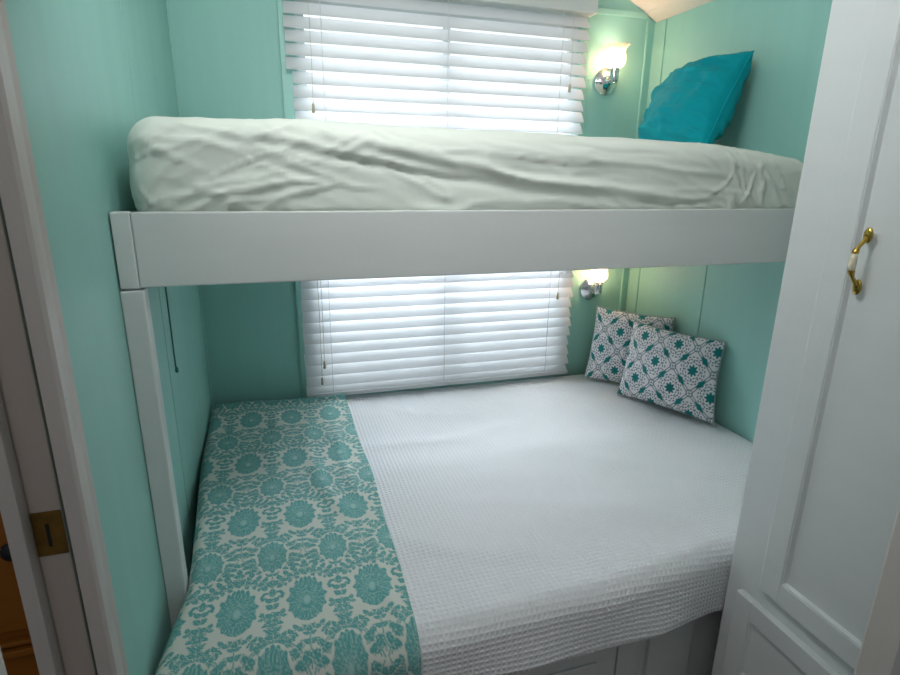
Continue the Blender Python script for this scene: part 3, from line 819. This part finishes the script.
# ------------------------------------------------------------------ blinds
def blind(label, x0, x1, z0, z1, pitch, tassels, top_shift=0, valance=None, slope=60):
    y = -0.042
    root = thing('window_blind', label, 'window blind', ((x0 + x1) / 2, y, z0))
    bm = bmesh.new()
    zz = z1; i = 0
    tilt = math.radians(slope)
    ct, st = math.cos(tilt), math.sin(tilt)
    while zz > z0 + 0.020:
        xa = x0 - (0.018 if i < top_shift else 0.0) + 0.0015 * math.sin(i * 2.3); xb = x1 + 0.004 * math.sin(i * 1.7)
        hw, th = 0.025, 0.0028
        prof = []
        for k in range(7):
            t = -1 + 2 * k / 6; c = 0.0022 * (1 - t * t)
            prof.append((t * hw, c + th / 2))
        for k in range(6, -1, -1):
            t = -1 + 2 * k / 6; c = 0.0022 * (1 - t * t)
            prof.append((t * hw, c - th / 2))
        dz = 0.0012 * math.sin(i * 5.1)
        rows = []
        for xx, sl in ((xa, 0), (xb, 0.0)):
            rows.append([bm.verts.new((xx, y + a * ct - b * st, zz + dz + a * st + b * ct)) for a, b in prof])
        n = len(prof)
        for k in range(n): bm.faces.new((rows[0][k], rows[0][(k + 1) % n], rows[1][(k + 1) % n], rows[1][k]))
        bm.faces.new(rows[0]); bm.faces.new(rows[1][::-1])
        zz -= pitch; i += 1
    under(obj('slats', bm, m_slat), root)
    under(boxes('bottom_rail', [(x0, x1, y - 0.022, y + 0.018, z0, z0 + 0.016)], m_slat, None, 0.003), root)
    under(boxes('headrail', [(x0, x1, y - 0.026, y + 0.024, z1 + 0.024, z1 + 0.062)], m_white, None, 0.002), root)
    if valance:
        under(boxes('valance', [(x0 - 0.014, x1 + 0.012, y - 0.044, y - 0.034, valance[0], valance[1]),
                                (x0 - 0.014, x0 - 0.004, y - 0.034, y + 0.02, valance[0], valance[1]),
                                (x1 + 0.002, x1 + 0.012, y - 0.034, y + 0.02, valance[0], valance[1])], m_white, None, 0.003), root)
    for xx in (x0 + 0.105, (x0 + x1) / 2 - 0.01, x1 - 0.115):
        bm = bmesh.new()
        for dx in (0.0,):
            tube(bm, [(xx + dx, y - 0.0165, z0 + 0.01), (xx + dx, y - 0.0165, z1 + 0.03)], 0.0011, 6)
            tube(bm, [(xx + dx, y + 0.0180, z0 + 0.01), (xx + dx, y + 0.0180, z1 + 0.03)], 0.0011, 6)
        under(obj('ladder_cord', bm, m_slat), root)
    for tx, tz in tassels:
        bm = bmesh.new(); tube(bm, [(tx, y - 0.034, tz + 0.01), (tx + 0.002, y - 0.033, (tz + z1) / 2), (tx, y - 0.030, z1 + 0.03)], 0.0011, 6)
        c = under(obj('lift_cord', bm, m_cord), root)
        bm = bmesh.new()
        rows = lathe(bm, [(0.002, 0.014), (0.0045, 0.010), (0.0058, -0.012), (0.0066, -0.016), (0.0030, -0.018)], 'Z', 14, (tx, y - 0.034, tz)); cap(bm, rows[0]); cap(bm, rows[-1][::-1])
        t = obj('tassel', bm, m_tassel, None, True); t.parent = c
    return root
blind('white slatted blind on the window above the upper bunk, with valance', 0.373, 1.512, 1.475, 2.105, 0.0435,
      [(0.437, 1.745), (1.430, 1.862)], top_shift=6, valance=(2.128, 2.205), slope=56)
blind('white slatted blind on the window behind the lower bed', 0.356, 1.524, 0.650, 1.252, 0.0445,
      [(0.430, 0.796), (0.418, 0.728), (1.440, 1.025)], slope=52)

# ------------------------------------------------------------------ sconces
SC_POWER = 2.2
def sconce(label, x, z):
    root = thing('wall_sconce', label, 'wall lamp', (x, 0, z), 'chrome wall sconces beside the blinds')
    bm = bmesh.new()
    rows = lathe(bm, [(0.052, 0.0005), (0.054, 0.004), (0.052, 0.008), (0.047, 0.010), (0.043, 0.0155), (0.033, 0.022), (0.020, 0.027), (0.012, 0.029)], 'Y', 40, (x, 0, z))
    cap(bm, rows[0]); cap(bm, rows[-1][::-1])
    under(obj('backplate', bm, m_chrome, None, True), root)
    bm = bmesh.new(); tube(bm, [(x, -0.025, z), (x, -0.040, z - 0.001), (x, -0.050, z - 0.002), (x, -0.060, z + 0.002)], [0.010, 0.009, 0.009, 0.010], 16)
    under(obj('arm', bm, m_chrome, None, True), root)
    yy = -0.063
    bm = bmesh.new()
    rows = lathe(bm, [(0.006, -0.018), (0.012, -0.016), (0.0180, -0.010), (0.0192, -0.002), (0.0192, 0.026), (0.0208, 0.027), (0.0208, 0.033), (0.0192, 0.034), (0.0192, 0.042), (0.012, 0.0425)], 'Z', 32, (x, yy, z))
    cap(bm, rows[0]); cap(bm, rows[-1][::-1])
    under(obj('socket_cup', bm, m_chrome, None, False, 35), root)
    bm = bmesh.new()
    prof = [(0.0165, 0.043), (0.024, 0.046), (0.033, 0.054), (0.038, 0.066), (0.0385, 0.078), (0.036, 0.090), (0.0335, 0.099), (0.034, 0.107), (0.038, 0.115), (0.044, 0.122), (0.049, 0.127)]
    lathe(bm, prof, 'Z', 72, (x, yy, z), ruffle=(9, 0.10, 6))
    sh = under(obj('glass_shade', bm, m_shade, None, True), root)
    so = sh.modifiers.new('thickness', 'SOLIDIFY'); so.thickness = 0.002
    bm = bmesh.new()
    rows = lathe(bm, [(0.010, 0.0430), (0.011, 0.050), (0.016, 0.058), (0.021, 0.068), (0.0225, 0.077), (0.020, 0.087), (0.013, 0.094), (0.004, 0.097)], 'Z', 24, (x, yy, z))
    cap(bm, rows[0]); cap(bm, rows[-1][::-1])
    under(obj('bulb', bm, m_bulb, None, True), root)
    return root
sconce('lit chrome wall sconce beside the upper blind', 1.634, 1.904)
sconce('lit chrome wall sconce beside the lower blind, under the bunk rail', 1.645, 1.032)

# ------------------------------------------------------------------ wardrobe
XC = 1.317
wd = thing('wardrobe', 'tall white painted wardrobe with panelled door at the right', 'wardrobe', (1.58, -1.5, 0))
part('body', [(XC, W - 0.003, -1.750, -1.300, 0.0, 2.10)], m_white, wd, 0.002)
def framed(name, y0, y1, z0, z1, s, xa, xb, xr, parent, bev=0.003):
    """overlay door or drawer front: frame of width s between xa (face) and xb (back), recessed panel face at xr with a sloped bead"""
    bm = bmesh.new()
    box(bm, xa, xb, y0, y0 + s, z0, z1, bev=bev); box(bm, xa, xb, y1 - s, y1, z0, z1, bev=bev)
    box(bm, xa, xb, y0 + s, y1 - s, z0, z0 + s, bev=0.0015); box(bm, xa, xb, y0 + s, y1 - s, z1 - s, z1, bev=0.0015)
    o = under(obj(name, bm, m_white), parent)
    bm = bmesh.new()
    a = s - 0.001; b = s + 0.007
    q = [[(xa + 0.003, y, z) for y, z in ((y0 + a, z0 + a), (y1 - a, z0 + a), (y1 - a, z1 - a), (y0 + a, z1 - a))],
         [(xa + 0.001, y, z) for y, z in ((y0 + a + .004, z0 + a + .004), (y1 - a - .004, z0 + a + .004), (y1 - a - .004, z1 - a - .004), (y0 + a + .004, z1 - a - .004))],
         [(xr, y, z) for y, z in ((y0 + b, z0 + b), (y1 - b, z0 + b), (y1 - b, z1 - b), (y0 + b, z1 - b))]]
    rows = [[bm.verts.new(p) for p in r] for r in q]
    for r0, r1 in zip(rows, rows[1:]):
        for i in range(4): bm.faces.new((r0[i], r0[(i + 1) % 4], r1[(i + 1) % 4], r1[i]))
    bm.faces.new(rows[-1])
    back = [bm.verts.new((xb - 0.001, v.co.y, v.co.z)) for v in rows[0]]
    for i in range(4): bm.faces.new((rows[0][i], rows[0][(i + 1) % 4], back[(i + 1) % 4], back[i]))
    bm.faces.new(back[::-1])
    pn = obj('panel', bm, m_white); pn.parent = o
    return o
dr = framed('door', -1.748, -1.402, 0.606, 2.06, 0.052, XC - 0.020, XC - 0.001, XC - 0.010, wd)
dw = framed('drawer', -1.748, -1.346, 0.300, 0.556, 0.048, XC - 0.020, XC - 0.001, XC - 0.012, wd)
part('toe_board', [(XC - 0.006, XC - 0.0005, -1.748, -1.330, 0.03, 0.24)], m_white, wd, 0.002)
# handle: brass leaves and stems with a cream ceramic grip
hx = XC - 0.021
bm = bmesh.new()
def blob(bm, c, r, rot=0):
    b2 = bmesh.new(); bmesh.ops.create_uvsphere(b2, u_segments=16, v_segments=10, radius=1)
    for v in b2.verts:
        v.co = Vector((v.co.x * r[0], v.co.y * r[1], v.co.z * r[2])); v.co = Matrix.Rotation(rot, 3, 'X') @ v.co + Vector(c)
    me = bpy.data.meshes.new('tmp'); b2.to_mesh(me); b2.free(); bm.from_mesh(me); bpy.data.meshes.remove(me)
hy = -1.483
blob(bm, (hx - 0.003, hy - 0.000, 1.428), (0.0045, 0.0085, 0.0145)); blob(bm, (hx - 0.003, hy, 1.334), (0.0045, 0.0085, 0.0145))
tube(bm, [(hx - 0.002, hy, 1.428), (hx - 0.010, hy, 1.418), (hx - 0.020, hy, 1.408), (hx - 0.0250, hy, 1.400), (hx - 0.0258, hy, 1.3965), (hx - 0.0268, hy, 1.389), (hx - 0.0268, hy, 1.373),
          (hx - 0.0258, hy, 1.3655), (hx - 0.0250, hy, 1.362), (hx - 0.020, hy, 1.353), (hx - 0.010, hy, 1.342), (hx - 0.002, hy, 1.334)], [0.0055, 0.004, 0.0032, 0.0058, 0.0058, 0.003, 0.003, 0.0058, 0.0058, 0.0032, 0.004, 0.0055], 12)
hd = obj('handle', bm, m_brass, None, True); hd.parent = dr; hd['label'] = 'brass handle with cream ceramic grip'
bm = bmesh.new(); tube(bm, [(hx - 0.0255, hy, 1.397), (hx - 0.027, hy, 1.389), (hx - 0.0275, hy, 1.381), (hx - 0.027, hy, 1.373), (hx - 0.0255, hy, 1.365)], [0.0052, 0.0064, 0.0068, 0.0064, 0.0052], 16)
gp = obj('grip', bm, m_ceramic, None, True); gp.parent = hd

# ------------------------------------------------------------------ cord on the left wall
bm = bmesh.new(); tube(bm, [(XL + 0.003, -0.640, 1.298), (XL + 0.003, -0.640, 1.14), (XL + 0.003, -0.642, 1.012)], 0.0020, 8)
cd = obj('hanging_cord', bm, m_teal_cord, None, True)
tag(cd, 'thin dark green cord on the left wall below the upper bunk', 'cord')
bm = bmesh.new(); rows = lathe(bm, [(0.0015, 0.008), (0.004, 0.003), (0.0045, -0.006), (0.002, -0.009)], 'Z', 12, (XL + 0.0048, -0.642, 1.006)); cap(bm, rows[0]); cap(bm, rows[-1][::-1])
e = obj('cord_end', bm, m_teal_cord, None, True); e.parent = cd
